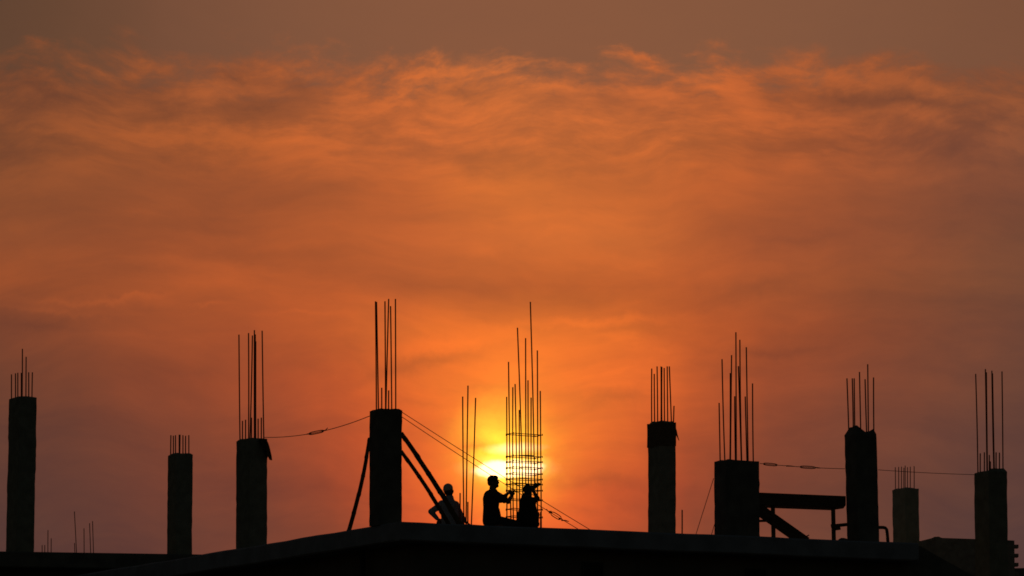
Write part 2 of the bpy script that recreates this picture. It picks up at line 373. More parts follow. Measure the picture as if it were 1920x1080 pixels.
# ------------------------------------------------------------------ columns with starter bars
bars_made = []
def bar_mesh(a, b, r=.0115):
    bm = bmesh.new(); a, b = Vector(a), Vector(b)
    n = 5; d = (b - a); amp = d.length * rnd.uniform(-.003, .003)
    pts = [a + d * (i / n) + Vector((math.sin(i / n * math.pi) * amp, 0, 0)) for i in range(n + 1)]
    tube(bm, pts, r, 8)
    return bm
def column(cx, ytop, v, wa, wb, bars, label, u=None, base=None, m=CONC, mound=None, zbase=None, lean=0.0, group='concrete columns with starter bars', form=False, br=.0115, top_fn=None):
    """cx: centre seen in the photo; wa, wb: plan sides along the two building directions"""
    if base is None:
        base = P(u_for(cx, v), v) if u is None else P(u, v_for(cx, u))
    zb = base.z if zbase is None else zbase
    zt = at(cx, ytop, base.y).z
    o = empty('concrete_column', (base.x, base.y, zb), label, 'column', group)
    bm = bmesh.new()
    H = zt - zb; nr = max(8, int(H / .09)); rr = random.Random(int(cx))
    def ring(z, s, jx, jy, jit):
        pts = []
        for (i, j) in ((-1, -1), (-.5, -1), (0, -1), (.5, -1), (1, -1), (1, -.5), (1, 0), (1, .5), (1, 1), (.5, 1), (0, 1), (-.5, 1), (-1, 1), (-1, .5), (-1, 0), (-1, -.5)):
            ci = i * (.985 if abs(i) == 1 and abs(j) == 1 else 1); cj = j * (.985 if abs(i) == 1 and abs(j) == 1 else 1)
            p = E1 * (ci * wa / 2 * s) + E2 * (cj * wb / 2 * s)
            pts.append(Vector((base.x + p.x + jx + rr.uniform(-jit, jit), base.y + p.y + jy + rr.uniform(-jit, jit), z)))
        return pts
    rings = []
    off = 0
    for i in range(nr + 1):
        f = i / nr
        if rr.random() < .12: off = rr.uniform(-.006, .006)
        s = 1.0
        if form and (i % 5 == 0): s = 1.015
        rings.append([bm.verts.new(p) for p in ring(zb + H * f, s, lean * (1 - f) + off, 0, .0035)])
    for k, vtx in enumerate(rings[-1]): vtx.co.z += rr.uniform(-.012, .008)
    for r0, r1 in zip(rings, rings[1:]):
        for k in range(16): bm.faces.new((r0[k], r0[(k + 1) % 16], r1[(k + 1) % 16], r1[k]))
    bm.faces.new(rings[0])
    # rough top
    c = Vector((base.x, base.y, zt)); prev = rings[-1]
    for s in (.8, .5, .22):
        cur = []
        for k, vtx in enumerate(rings[-1]):
            p = c + (vtx.co - c) * s; p.z = zt + .012 + rr.uniform(-.006, .016)
            if mound: p.z += mound(pxy(p)[0]) * (1 if s < .9 else .4)
            cur.append(bm.verts.new(p))
        for k in range(16): bm.faces.new((prev[k], prev[(k + 1) % 16], cur[(k + 1) % 16], cur[k]))
        prev = cur
    bm.faces.new(prev)
    build('shaft', bm, m, o)
    for (xt, yt, xb) in bars:
        best = None
        for s in range(-40, 41):
            dy = s * .01
            p = at(xb, ytop, base.y + dy) - base
            q = max(abs(p.dot(E1)) - (wa / 2 - .035), abs(p.dot(E2)) - (wb / 2 - .035), 0)
            key = (round(q, 3), -abs(dy) if rnd.random() < .999 else 0, rnd.random())
            if best is None or key < best[0]: best = (key, dy)
        dy = best[1]
        if rnd.random() < .5:           # the far or the near face of the cage
            for s in range(-40, 41):
                d2 = s * .01 * (1 if dy < 0 else -1) * -1
                p = at(xb, ytop, base.y + d2) - base
                if max(abs(p.dot(E1)) - (wa / 2 - .035), abs(p.dot(E2)) - (wb / 2 - .035)) <= 0: dy = d2; break
        b = at(xb, ytop, base.y + dy); t = at(xt, yt, base.y + dy)
        d = (t - b); b = b - d.normalized() * .1
        build('rebar', bar_mesh(b, t, br), RUST, o, True)
    return o, base, zt

c40 = at(40, 1037, LY + 1.2); c40.z = LZ
column(40, 747, 0, .36, .56, [(21.6,702,21.6),(29,700,29),(33.4,699,33.4),(40,699,40),(42,654,41.5),(49,669,48.5),(53.8,698,53.8),(60.7,698,60)],
       'tall concrete column furthest left with eight thin rusty bars, the middle one longest', base=c40, m=CONC, lean=-.03)
c336 = at(336.5, 1037, LY + 1.9); c336.z = LZ
column(336.5, 853, 0, .345, .43, [(320.4,816,320),(325,817,325),(329,816,329),(336,815,336),(337.6,815,337),(343,816,343),(348,817,348),(354,816,354)],
       'short concrete column between the far left column and the sloping roof edge, crowned with short even bars', base=c336)
column(471.5, 825, 0, .34, .60, [(448,627.5,450),(466,624.5,466),(473.3,629,468.5),(477,619,477),(478.7,627,478),(479.6,640,479.5),(491.5,620,494.7),(454.7,789,454.7),(460.4,787,460.4),(471.5,783,471.5),(484,785,484),(490,783,490)],
       'concrete column on the sloping left roof edge with a cloth scrap hanging at its top', u=.45, lean=0)
main_o, main_b, main_zt = column(723, 770, .95, .44, .36, [(704,565,705.7),(706,566,709.6),(715.7,727,715.7),(721.8,565,723),(728.8,560.5,723.5),(732.3,574,734.5),(728.8,732,728.8),(741.4,560.5,742)],
       'tallest dark column at the roof corner propped by three bamboo poles', m=CONC_DK)
column(1241, 795, 4.6, .30, .50, [(1222,691,1222),(1226.7,701,1227.5),(1232,687,1233),(1239.5,687,1239.5),(1241,688,1241),(1245.3,690,1246),(1251,687,1252),(1255,687,1259),(1263.7,761,1262.7)],
       'lone column right of the workers with a darker wrapped collar at its top', mound=lambda x: .03 if x < 1226 else .02)
f_o, f_b, f_zt = column(1382, 866, .75, .67, .42, [(1348.3,755.5,1350.3),(1353.8,673.4,1359.2),(1371.7,666,1369.6),(1369.3,699.5,1368.6),(1379.8,623,1380.6),(1377.5,743,1379),(1387.2,637,1390.7),(1384.5,686.6,1390),(1397.3,743.4,1400.6),(1399.3,651,1402.8),(1411,719,1412.5)],
       'widest stubby column, board marked, crowned with eleven bars of very different lengths', m=CONC_DK, form=True)
r_o, r_b, r_zt = column(1615, 815, .75, .42, .40, [(1588,709.4,1591.6),(1598,709.4,1600),(1601.6,709.4,1603),(1611.5,697.4,1614),(1622,711,1625),(1627,683,1628.3),(1637.9,707.7,1638.6)],
       'dark column with a lumpy broken top standing right of the timber platform', m=CONC_DK, lean=.035,
       mound=lambda x: .10 * math.exp(-((x - 1602) / 13) ** 4) + .08 * math.exp(-((x - 1641) / 6) ** 2) + .02)
c1698 = at(1699, 1030, 98.5); c1698.z = 0
column(1698.5, 918, 0, .30, .46, [(1678.7,876,1679),(1685,875.5,1685),(1690.3,875,1690.3),(1694.8,877,1694.8),(1697.2,873,1697.2),(1701.6,876,1701.6),(1706.8,875,1706.8),(1714,874,1714)],
       'paler column behind the right end of the roof edge, crowned with eight short bars', m=CONC_LT, lean=.02, br=.008, base=c1698, zbase=0)
c1858 = at(1859, 1060, 97.0); c1858.z = 0
column(1858, 886, 0, .40, .50, [(1829.4,701,1833.5),(1847.6,692,1850.6),(1849.5,698,1851.5),(1859.7,695,1863.5),(1861,700,1864.5),(1878.7,696.5,1880.6),(1838,850,1838),(1845.7,848,1845.7),(1855,853,1855),(1857,865,1857),(1867.7,848,1867.7),(1874,848.7,1874)],
       'rightmost concrete column rising in front of the blockwork building', base=c1858, zbase=0, lean=.03, mound=lambda x: .05 if x > 1856 else 0)

# collar of wrapped boards round the column right of the workers
cb = P(u_for(1241, 4.6), 4.6); zc = at(1241, 795, cb.y).z; zc0 = at(1241, 838, cb.y).z
col = [o for o in COL.objects if o.get('label', '').startswith('lone column')][0]
bm = bmesh.new()
prism(bm, [cb + E1 * i * .158 + E2 * j * .258 for i, j in ((-1, -1), (1, -1), (1, 1), (-1, 1))], zc0, zc + .004)
for e in list(bm.edges):
    pass
bmesh.ops.subdivide_edges(bm, edges=bm.edges, cuts=5, use_grid_fill=True)
for v in bm.verts:
    v.co += Vector((rnd.uniform(-.005, .005), rnd.uniform(-.005, .005), rnd.uniform(-.012, .012) if v.co.z > zc - .01 or v.co.z < zc0 + .01 else 0))
build('collar', bm, CLOTH, col)
bm = bmesh.new()
a = at(1267, 806, cb.y - .05)
tube(bm, [a, at(1269, 815, cb.y - .06), at(1273, 826, cb.y - .07)], [.02, .016, .006], 6)
build('loose_end', bm, CLOTH, col)

# scrap of sacking on the column at the left
bb = P(.45, v_for(471.5, .45))
bm = bmesh.new()
rows = []
for i in range(9):
    f = i / 8
    xl = 484 + 13 * f; xr = 499 + 9 * f ** .6 + 2.5 * f; y = 822.5 + 30 * f ** 1.2
    row = []
    for j in range(6):
        g = j / 5; x = xl + (xr - xl) * g
        yy = y + (rnd.uniform(-3, 9) if i == 8 else 0) + (2.5 - 2 * math.sin(g * 3) + 6 * g * f)
        row.append(bm.verts.new(at(x, yy, bb.y - .34 + .03 * math.sin(j * 2.1 + i) + .1 * g)))
    rows.append(row)
for r0, r1 in zip(rows, rows[1:]):
    for j in range(5): bm.faces.new((r0[j], r0[j + 1], r1[j + 1], r1[j]))
ex = bmesh.ops.solidify(bm, geom=bm.faces[:], thickness=.02)
tag(build('sacking_scrap', bm, CLOTH), 'frayed scrap of sacking hanging from the top of a column at the left', 'cloth')

# ------------------------------------------------------------------ bamboo props
def pole(a, b, r, label):
    a, b = Vector(a), Vector(b); d = b - a; n = int(d.length / .04); bm = bmesh.new()
    pts, rs = [], []
    rr = random.Random(int(a.x * 100)); node = .36; ox = 0
    for i in range(n + 1):
        s = i / n; k = (s * d.length) / node
        q = abs(k - round(k)) * node
        if round(k) % 1 == 0 and q < .02: ox = rr.uniform(-.003, .003)
        pts.append(a + d * s + Vector((ox + .03 * math.sin(s * math.pi), 0, 0)))
        rs.append(r * (1.08 - .16 * s) * (1.13 if q < .022 else 1))
    tube(bm, pts, rs, 12)
    return tag(build('bamboo_prop', bm, BAMBOO, None, True), label, 'prop', 'bamboo props round the corner column')
fp = P(u_for(654, .95), 0)
va = v_for(654, .12)
pole(P(.12, va, ZR), at(693, 822, main_b.y + .1), .034, 'single bamboo prop leaning against the left side of the corner column')
up_foot = P(u_for(866, .75), .75, ZR); lo_foot = P(u_for(847, 1.05), 1.05, ZR)
pole(up_foot, at(752, 812, main_b.y + .05), .042, 'upper and thicker of two bamboo props slanting to the worker in the cap')
pole(lo_foot, at(752, 846, main_b.y + .12), .034, 'lower and thinner of two bamboo props slanting to the worker in the cap')

# ------------------------------------------------------------------ bare bars and the cage
def bundle(bars, v, label, parentname='starter_bars', br=.0115, group='bare starter bars', base=None, cat='rebar'):
    pts = []
    for (xt, yt, xb) in bars:
        vv = v + rnd.uniform(-.15, .15)
        if base is None: b = P(u_for(xb, vv), vv)
        else: b = at(xb, 1037, base + (vv - v)); b.z = LZ
        t = at(xt, yt, b.y); pts.append((b, t))
    c = sum((b for b, t in pts), Vector()) / len(pts)
    o = empty(parentname, c, label, cat, group)
    for b, t in pts: build('rebar', bar_mesh(b - Vector((0, 0, .05)), t, br), RUST, o, True)
    return o
bundle([(867.5,743.5,870.3),(877.5,723,873.6),(891.8,746,883),(862.7,924.4,862.5),(877.3,941,877.5)], 1.6, 'three tall thin bars and two short ones rising bare between two workers', group=None)
bundle([(1279,956,1278.6)], 1.0, 'single short bar standing alone between two columns right of the workers', 'rebar_stub', group=None)
bundle([(79,1022,79),(84,1022,84),(90,994,90),(96,1009.5,96)], 2.0, 'four short thin bars beside the furthest left column', base=LY + 2, br=.008, group='bare bars on the left roof')
bundle([(139.5,959,144.5),(139.8,1018,141),(157.5,990.5,158),(168,981,171),(173.5,977,176)], 2.0, 'five thin slanting bars standing apart on the left roof', base=LY + 2, br=.008, group='bare bars on the left roof')

CV = 1.3                                # the cage the men are tying
def uvp(u, v, z=None): return P(u, v, z)
uc = u_for(983, CV + .12)
ca, cbd = .27, .125
Lpx, Rpx = pxy(P(uc - ca, CV + .12 + cbd))[0], pxy(P(uc + ca, CV + .12 - cbd))[0]
print('cage px', Lpx, Rpx)
cage = empty('rebar_cage', P(uc, CV + .12), 'tall open rebar cage two workers are tying in front of the sun', 'rebar cage')
CB = [(950,744,952.2,'L'),(953.5,678.5,958.5,'f'),(961.5,726,963,'b'),(965.8,720,969.3,'f'),(973.5,768.5,974.3,'b'),(970.2,614.5,982,'f'),(985.5,634,985.6,'b'),(990,713,991.6,'f'),
      (995.8,745.5,996.8,'b'),(994.4,566,1003.6,'f'),(1007.5,657,1007.6,'b'),(1013,733,1015,'f')]
for xt, yt, xb, s in CB:
    v = CV + .12 + (cbd if s in 'bL' else -cbd)
    if s == 'L': u = uc - ca
    else: u = u_for(xb, v)
    b = P(u, v); t = at(xt, yt, b.y)
    build('upright_bar', bar_mesh(b - Vector((0, 0, .05)), t, .0112), RUST, cage, True)
yc = P(uc, CV).y
def stirrup(y, full=True, x0=0, x1=0, tilt=0.0):
    z = at(983, y, yc).z; bm = bmesh.new(); g = .012
    if full:
        c = [(-ca - g, -cbd - g), (ca + g, -cbd - g), (ca + g, cbd + g), (-ca - g, cbd + g)]
        pts = []
        for k in range(4):
            a, b = c[k], c[(k + 1) % 4]
            for i in range(6):
                f = i / 6; pts.append(P(uc + a[0] + (b[0] - a[0]) * f, CV + .12 + a[1] + (b[1] - a[1]) * f, z + tilt * (a[0] + (b[0] - a[0]) * f) + rnd.uniform(-.003, .003)))
        pts.append(pts[0]); tube(bm, pts, .0075, 6)
        for a in c:
            tube(bm, [P(uc + a[0], CV + .12 + a[1], z - .018), P(uc + a[0] * .98, CV + .12 + a[1], z + .018)], .007, 6)
    else:
        a = P(u_for(x0, CV), CV, z); b = P(u_for(x1, CV), CV, z + rnd.uniform(-.01, .01))
        tube(bm, [a, (a + b) / 2 + Vector((0, 0, .004)), b], .011, 6)
    build('stirrup', bm, RUST, cage, True)
for y in (814, 855.5, 865.5, 876.7, 887.8, 898, 907.5, 919, 937, 954.5, 969): stirrup(y, tilt=rnd.uniform(-.02, .01))
for y, x0, x1 in ((855, 974, 1000), (877, 975, 994), (897.5, 974, 992), (907, 962, 1004), (919, 975, 1012)): stirrup(y, False, x0, x1)
bm = bmesh.new()
q = P(u_for(1014, CV - .1), CV - .1)
beam(bm, q, at(1014, 960, q.y), .03, .03); build('spacer_block', bm, CONC_DK, cage)

# ------------------------------------------------------------------ wires with turnbuckles
def catenary(a, b, sag, n=24):
    return [a + (b - a) * (i / n) - Vector((0, 0, sag * 4 * (i / n) * (1 - i / n))) for i in range(n + 1)]
def wire(a, b, sag, label, r=.0065, turn=None, cat='wire', extra=()):
    pts = catenary(a, b, sag); c = (a + b) / 2; c.z = min(a.z, b.z)
    o = empty('guy_wire', a, label, cat, None)
    bm = bmesh.new(); tube(bm, pts, r, 6); build('strand', bm, WIRE, o, True)
    def pt(f):
        i = min(int(f * 24), 23); g = f * 24 - i; return pts[i] + (pts[i + 1] - pts[i]) * g
    for f0, f1, wdt in (turn or ()):
        p, q = pt(f0), pt(f1); t = (q - p); ln = t.length; t.normalize(); s = t.cross(Vector((0, 1, 0))).normalized()
        bm = bmesh.new()
        loop = []
        for k in range(17):
            an = k / 16 * 2 * math.pi
            loop.append((p + q) / 2 + t * (math.copysign(abs(math.cos(an)) ** .6, math.cos(an)) * ln / 2) + s * (math.copysign(abs(math.sin(an)) ** .8, math.sin(an)) * wdt / 2))
        tube(bm, loop, r * 1.3, 6, False)
        build('turnbuckle', bm, WIRE, o, True)
    for f, dx, dz in extra:
        p = pt(f); bm = bmesh.new()
        tube(bm, [p - Vector((.04 * (1 if dx > 0 else -1), 0, -.002)), p + Vector((dx * .4, 0, dz * .15)), p + Vector((dx, 0, dz))], [r * 2.1, r * 1.7, r], 6)
        build('hook', bm, WIRE, o, True)
    return o
pl = Vector(at(495, 820, bb.y)); pm = at(693, 780, main_b.y)
wire(pl, pm, .10, 'thin sagging wire linking the cloth hung column to the tall corner column', turn=[(.44, .58, .045)], extra=((.44, -.05, -.01), (.58, .07, .055)))
a = at(754, 773, main_b.y); b = P(u_for(1112, .35), .35)
wire(a, b, .02, 'upper of two straight wires running from the corner column down past the workers', r=.006)
a2 = at(754, 782, main_b.y); b2 = P(u_for(1090, .35), .35)
o = wire(a2, b2, .03, 'lower of two straight wires running down past the workers, with a turnbuckle near its foot', r=.006, turn=[(.83, .885, .07)], extra=((.82, -.05, .045), (.83, .03, -.02), (.885, .03, -.015), (.90, .09, -.02)))
# inner rods of that turnbuckle
tz = [x for x in o.children if x.name.startswith('turnbuckle')][0]
a = at(1425, 869, f_b.y); b = at(1584, 879, r_b.y)
wire(a, b, .015, 'short wire with two long links between the widest column and the lumpy topped column', turn=[(.04, .20, .04), (.47, .65, .04)], r=.006, extra=((.33, .12, -.01), (.68, .05, -.005)))
a = at(1647, 881, r_b.y); b = at(1828, 890, 97.0)
wire(a, b, .01, 'thin nearly level wire reaching to the rightmost column', r=.0055)
a = at(1338, 897, f_b.y - .1); b = P(u_for(1303, .6), .6)
wire(a, b, 0, 'taut thin stay slanting from the left side of the widest column to the roof', r=.006)
a = at(1341, 979, f_b.y - .1); b = P(u_for(1332, .6), .6)
wire(a, b, 0, 'very short stay at the foot of the widest column', r=.006)

# ------------------------------------------------------------------ timber platform between two columns
py0 = f_b.y + .1; py1 = r_b.y + .05
pf = empty('timber_platform', P(u_for(1500, .8), .8), 'rough timber platform on posts fixed between two columns at the right', 'platform')
def T(px, py, dv=0.0):
    f = (px - 1425) / 160; return at(px, py, py0 + (py1 - py0) * f + dv)
bm = bmesh.new()
pr = [[T(1415, 923), T(1415, 946), T(1561, 951.5), T(1586, 948), T(1586, 930)], None]
fr = [bm.verts.new(p) for p in pr[0]]; bkv = [bm.verts.new(p + Vector((0, .6, 0))) for p in pr[0]]
bm.faces.new(fr); bm.faces.new(bkv)
for k in range(5): bm.faces.new((fr[k], fr[(k + 1) % 5], bkv[(k + 1) % 5], bkv[k]))
bevel(bm, .008)
build('deck', bm, TIMBER, pf)
for x, yb in ((1449, 947), (1562, 950)):
    bm = bmesh.new(); t = T(x, yb, .1); b = Vector((t.x + .01, t.y, ZR)); beam(bm, b, t, .072, .072, Vector((1, 0, 0))); bevel(bm, .006)
    build('post', bm, TIMBER, pf)
bm = bmesh.new(); beam(bm, T(1418, 952, .16), T(1512, 1018, .16), .1, .20, Vector((0, 1, 0))); bevel(bm, .006)
build('diagonal_brace', bm, TIMBER, pf)
bm = bmesh.new(); beam(bm, T(1418, 977, .2), T(1449, 976, .2), .05, .04, Vector((0, 1, 0))); build('crossbar', bm, TIMBER, pf)
bm = bmesh.new(); beam(bm, T(1558, 986.5, .02), T(1588, 983.5, .02), .06, .055, Vector((0, 1, 0)))
beam(bm, T(1565, 992, .021), T(1576, 990.5, .021), .05, .05, Vector((0, 1, 0))); build('crossbar', bm, TIMBER, pf)
bm = bmesh.new(); q = P(u_for(1508, .3), .3)
tube(bm, [q, at(1512, 1006, q.y), at(1517, 1003, q.y)], [.02, .014, .01], 6)
tag(build('offcut_stick', bm, TIMBER), 'little broken stick poking up at the foot of the diagonal brace', 'stick')
bm = bmesh.new(); q = P(u_for(1580, .3), .3); c = q + Vector((0, 0, .02))
bmesh.ops.create_icosphere(bm, subdivisions=2, radius=.07, matrix=Matrix.Translation(c) @ Matrix.Diagonal((1.2, .8, .7, 1)))
for v in bm.verts: v.co += Vector((rnd.uniform(-.01, .01),) * 3)
tag(build('rubble_lump', bm, CONC_DK), 'small lump of rubble at the left foot of the lumpy topped column', 'rubble')
bm = bmesh.new()
pts = [T(1640, 989), T(1656, 989), T(1660, 990), T(1662.5, 993), T(1663.5, 1000), T(1665, 1019)]
tube(bm, pts, .030, 10)
tag(build('bent_pipe', bm, PIPE, None, True), 'bent pipe elbow sticking out right of the lumpy topped column', 'pipe')

# ------------------------------------------------------------------ blockwork building at the right
RY = 100.0
rb = empty('blockwork_building', (8.5, RY, 0), 'dark blockwork building with a toothed wall end behind the rightmost column', 'building')
bm = bmesh.new()
prof = [(1690, 1018), (1727, 1014), (1747, 1009), (1752, 1006.5), (1760, 1006), (1766, 1008.5), (1826, 1010.5), (1892, 1013), (1902, 1013.5), (1902, 1300)]
tp = [at(x, y, RY + (x - 1690) * .004) for x, y in prof[:-1]]
fr = [bm.verts.new(p) for p in tp] + [bm.verts.new((tp[-1].x, tp[-1].y, 0)), bm.verts.new((tp[0].x, tp[0].y, 0))]
bkv = [bm.verts.new(v.co + Vector((-.4, 5.0, 0))) for v in fr]
n = len(fr); bm.faces.new(fr); bm.faces.new(bkv)
for k in range(n): bm.faces.new((fr[k], fr[(k + 1) % n], bkv[(k + 1) % n], bkv[k]))
build('wall', bm, BRICK, rb)
for y in (1025, 1042, 1059, 1076):
    a = at(1901, y, RY + 1.0); b = at(1909, y, RY + 1.0)
    bm = bmesh.new(); beam(bm, a, b, .2, .065, Vector((0, 1, 0))); bevel(bm, .006); build('toothing_block', bm, BRICK, rb)
fb = empty('low_building', (11, 112, 0), 'low dark roof edge at the extreme lower right corner', 'building')
bm = bmesh.new(); a = at(1880, 1069, 112); b = at(2300, 1060, 114)
beam(bm, a + Vector((0, 2, -.1)), b + Vector((0, 2, -.1)), 5, .2, Vector((0, 1, 0))); build('roof', bm, CONC_DK, fb)
bm = bmesh.new(); prism(bm, [(a.x + .2, a.y + .2), (b.x - .2, b.y + .2), (b.x - .2, b.y + 4), (a.x + .2, a.y + 4)], 0, a.z - .2); build('wall', bm, RENDERM, fb)

# ------------------------------------------------------------------ people
def capsule(bm, a, b, ra, rb, seg=14):
    a, b = Vector(a), Vector(b); d = b - a; L_ = d.length
    if L_ < 1e-5: d = Vector((0, 0, 1)); L_ = 1e-5
    t = d.normalized(); x = t.cross(Vector((0, 1, 0)) if abs(t.y) < .9 else Vector((1, 0, 0))).normalized(); y = t.cross(x)
    prof = [(-math.cos(k * math.pi / 8) * ra, math.sin(k * math.pi / 8) * ra) for k in range(0, 5)] + [(L_ + math.sin(k * math.pi / 8) * rb, math.cos(k * math.pi / 8) * rb) for k in range(0, 5)]
    rings = []
    for s, r in prof[1:-1]: rings.append([bm.verts.new(a + t * s + (x * math.cos(q * 2 * math.pi / seg) + y * math.sin(q * 2 * math.pi / seg)) * r) for q in range(seg)])
    for r0, r1 in zip(rings, rings[1:]):
        for k in range(seg): bm.faces.new((r0[k], r0[(k + 1) % seg], r1[(k + 1) % seg], r1[k]))
    p0 = bm.verts.new(a + t * prof[0][0]); p1 = bm.verts.new(a + t * prof[-1][0])
    for k in range(seg): bm.faces.new((p0, rings[0][(k + 1) % seg], rings[0][k])); bm.faces.new((p1, rings[-1][k], rings[-1][(k + 1) % seg]))
def ell(bm, c, r, rot=None):
    m = Matrix.Translation(Vector(c)) @ (rot.to_4x4() if rot else Matrix.Identity(4)) @ Matrix.Diagonal((*r, 1))
    bmesh.ops.create_icosphere(bm, subdivisions=3, radius=1, matrix=m)
def organic(name, bm, m, parent, vox=.009, it=4):
    """fuse overlapping shapes into one continuous skin"""
    me = bpy.data.meshes.new('tmp'); bmesh.ops.recalc_face_normals(bm, faces=bm.faces); bm.to_mesh(me); bm.free()
    o = bpy.data.objects.new('tmp', me); COL.objects.link(o)
    r = o.modifiers.new('r', 'REMESH'); r.mode = 'VOXEL'; r.voxel_size = vox
    s = o.modifiers.new('s', 'SMOOTH'); s.factor = .5; s.iterations = it
    dg = bpy.context.evaluated_depsgraph_get(); ev = o.evaluated_get(dg)
    nm = bpy.data.meshes.new_from_object(ev); nm.name = name
    bpy.data.objects.remove(o); bpy.data.meshes.remove(me)
    nm.materials.clear(); nm.materials.append(m)
    nm.polygons.foreach_set('use_smooth', [True] * len(nm.polygons))
    q = bpy.data.objects.new(name, nm); COL.objects.link(q); q.parent = parent
    return q
SC = 6.857
def person(label, ox, oy, Y):
    """returns (parent, K): K maps enlarged-detail coordinates and a depth offset to metres relative to the parent's foot"""
    def K0(cx, cy, d=0.0): return at(780 + cx / SC, 860 + cy / SC, Y + d)
    f = K0(ox, oy); f.z = ZR; f.y = Y
    o = empty('person', f, label, 'person', None)
    return o, (lambda cx, cy, d=0.0: K0(cx, cy, d) - f)
def hand(bm, wrist, palm_dir, curl_dir, side, s=1.0):
    """palm plus four curled fingers and a thumb closing on something"""
    p = Vector(palm_dir).normalized(); c = Vector(curl_dir).normalized(); t = Vector(side).normalized(); w = Vector(wrist)
    k = w + p * .085 * s
    for i in range(4):
        off = t * ((i - 1.5) * .021 * s)
        capsule(bm, w + p * .02 * s + off * .7, k + off, .017 * s, .013 * s, 8)
        l = (.036, .042, .04, .032)[i] * s
        a = k + off; b = a + (p * .75 + c * .65).normalized() * l; d = b + (c + p * .05).normalized() * l * .75; e = d + (c * .6 - p * .8).normalized() * l * .55
        capsule(bm, a, b, .0105 * s, .0095 * s, 8); capsule(bm, b, d, .0095 * s, .0088 * s, 8); capsule(bm, d, e, .0088 * s, .0078 * s, 8)
    a = w + p * .03 * s - t * .03 * s; b = a + (p * .5 - t * .6 + c * .5).normalized() * .045 * s; d = b + (p * .5 + c * .85).normalized() * .034 * s
    capsule(bm, a, b, .014 * s, .0115 * s, 8); capsule(bm, b, d, .0115 * s, .0095 * s, 8)

# --- the man in the middle, facing right with both hands on the cage
Y2 = P(u_for(925, .9), .9).y
o, K = person('seated worker in profile facing right, bare headed, both hands raised to the rebar cage', 960, 835, Y2)
hip = K(962, 800); chest = K(975, 520); neckb = K(985, 420)
sn, sf = K(1010, 455, -.13), K(985, 445, .16)
en, wn = K(1186, 552, -.10), K(1222, 488, .0)
ef, wf = K(1105, 508, .16), K(1168, 460, .10)
kn, ank = K(1285, 846, -.14), K(1110, 872, -.24)
kf, akf = K(1255, 842, .26), K(1080, 868, .34)
hd = K(988, 300)
b = bmesh.new()
capsule(b, hip, K(965, 640), .125, .118); capsule(b, K(965, 640), chest, .118, .13); capsule(b, chest, K(985, 450), .13, .085)
capsule(b, sn, sf, .062, .062); capsule(b, K(982, 440), K(990, 350), .064, .056)
capsule(b, sn, en, .056, .042); capsule(b, en, wn, .044, .030)
capsule(b, sf, ef, .056, .042); capsule(b, ef, wf, .044, .030)
capsule(b, hip + Vector((0, -.07, 0)), kn, .092, .062); capsule(b, kn, ank, .06, .04)
capsule(b, hip + Vector((0, .09, 0)), kf, .092, .062); capsule(b, kf, akf, .06, .04)
capsule(b, ank, ank + Vector((-.12, -.03, -.01)), .04, .03); capsule(b, akf, akf + Vector((-.12, .02, -.01)), .04, .03)
# head: skull, face, brow, nose, lips, bearded chin, ears
ell(b, K(985, 290), (.082, .075, .100)); ell(b, K(1012, 322), (.062, .058, .078)); ell(b, K(1030, 350), (.045, .045, .035))
capsule(b, K(1052, 282), K(1062, 308), .012, .015, 8); ell(b, K(1049, 276), (.018, .045, .012))
capsule(b, K(1056, 328, -.015), K(1056, 328, .015), .010, .010, 8); ell(b, K(1051, 352), (.020, .028, .020))
ell(b, K(990, 312, -.075), (.018, .010, .032)); ell(b, K(990, 312, .075), (.018, .010, .032))
hand(b, wn, (.3, .0, 1), (1, .1, -.4), (.25, .9, .1), 1.0); hand(b, wf, (.75, .0, .65), (.7, .1, -.7), (.2, 1, 0), 1.0)
ell(b, wn + Vector((.03, 0, .055)), (.034, .036, .042)); ell(b, wf + Vector((.05, 0, .035)), (.038, .034, .034))
organic('body', b, SKIN, o, .007, 3)
b = bmesh.new()
ell(b, K(982, 275), (.090, .083, .084)); ell(b, K(1012, 246), (.062, .066, .044)); ell(b, K(955, 308), (.050, .066, .062)); ell(b, K(1038, 246), (.022, .045, .024))
organic('hair', b, HAIR, o, .008, 1)
b = bmesh.new()
capsule(b, hip + Vector((-.005, 0, 0)), K(963, 640), .138, .132); capsule(b, K(963, 640), K(968, 520), .132, .146); capsule(b, K(968, 520), K(980, 458), .146, .100)
capsule(b, K(940, 470), K(930, 620), .088, .085); capsule(b, K(935, 480), K(968, 790), .09, .095)
capsule(b, sn, sf, .074, .074); capsule(b, sn, sn.lerp(en, .72), .072, .062); capsule(b, sf, sf.lerp(ef, .7), .064, .055)
capsule(b, sn.lerp(en, .2), sn.lerp(en, .75) + Vector((-.01, 0, -.03)), .05, .035)
capsule(b, K(1040, 660), K(1050, 740), .05, .06); capsule(b, K(1030, 495, -.08), K(1085, 520, -.1), .085, .07); capsule(b, K(975, 425), K(1010, 425), .062, .055)
organic('shirt', b, SHIRT_D, o, .009, 3)
b = bmesh.new()
capsule(b, hip + Vector((.03, -.07, 0)), kn, .106, .076); capsule(b, kn, ank.lerp(kn, .1), .072, .052)
capsule(b, hip + Vector((.03, .09, 0)), kf, .106, .076); capsule(b, kf, akf.lerp(kf, .1), .072, .052)
capsule(b, hip + Vector((0, -.06, -.02)), hip + Vector((0, .06, -.02)), .125, .125)
organic('trousers', b, TROUS, o, .009, 3)

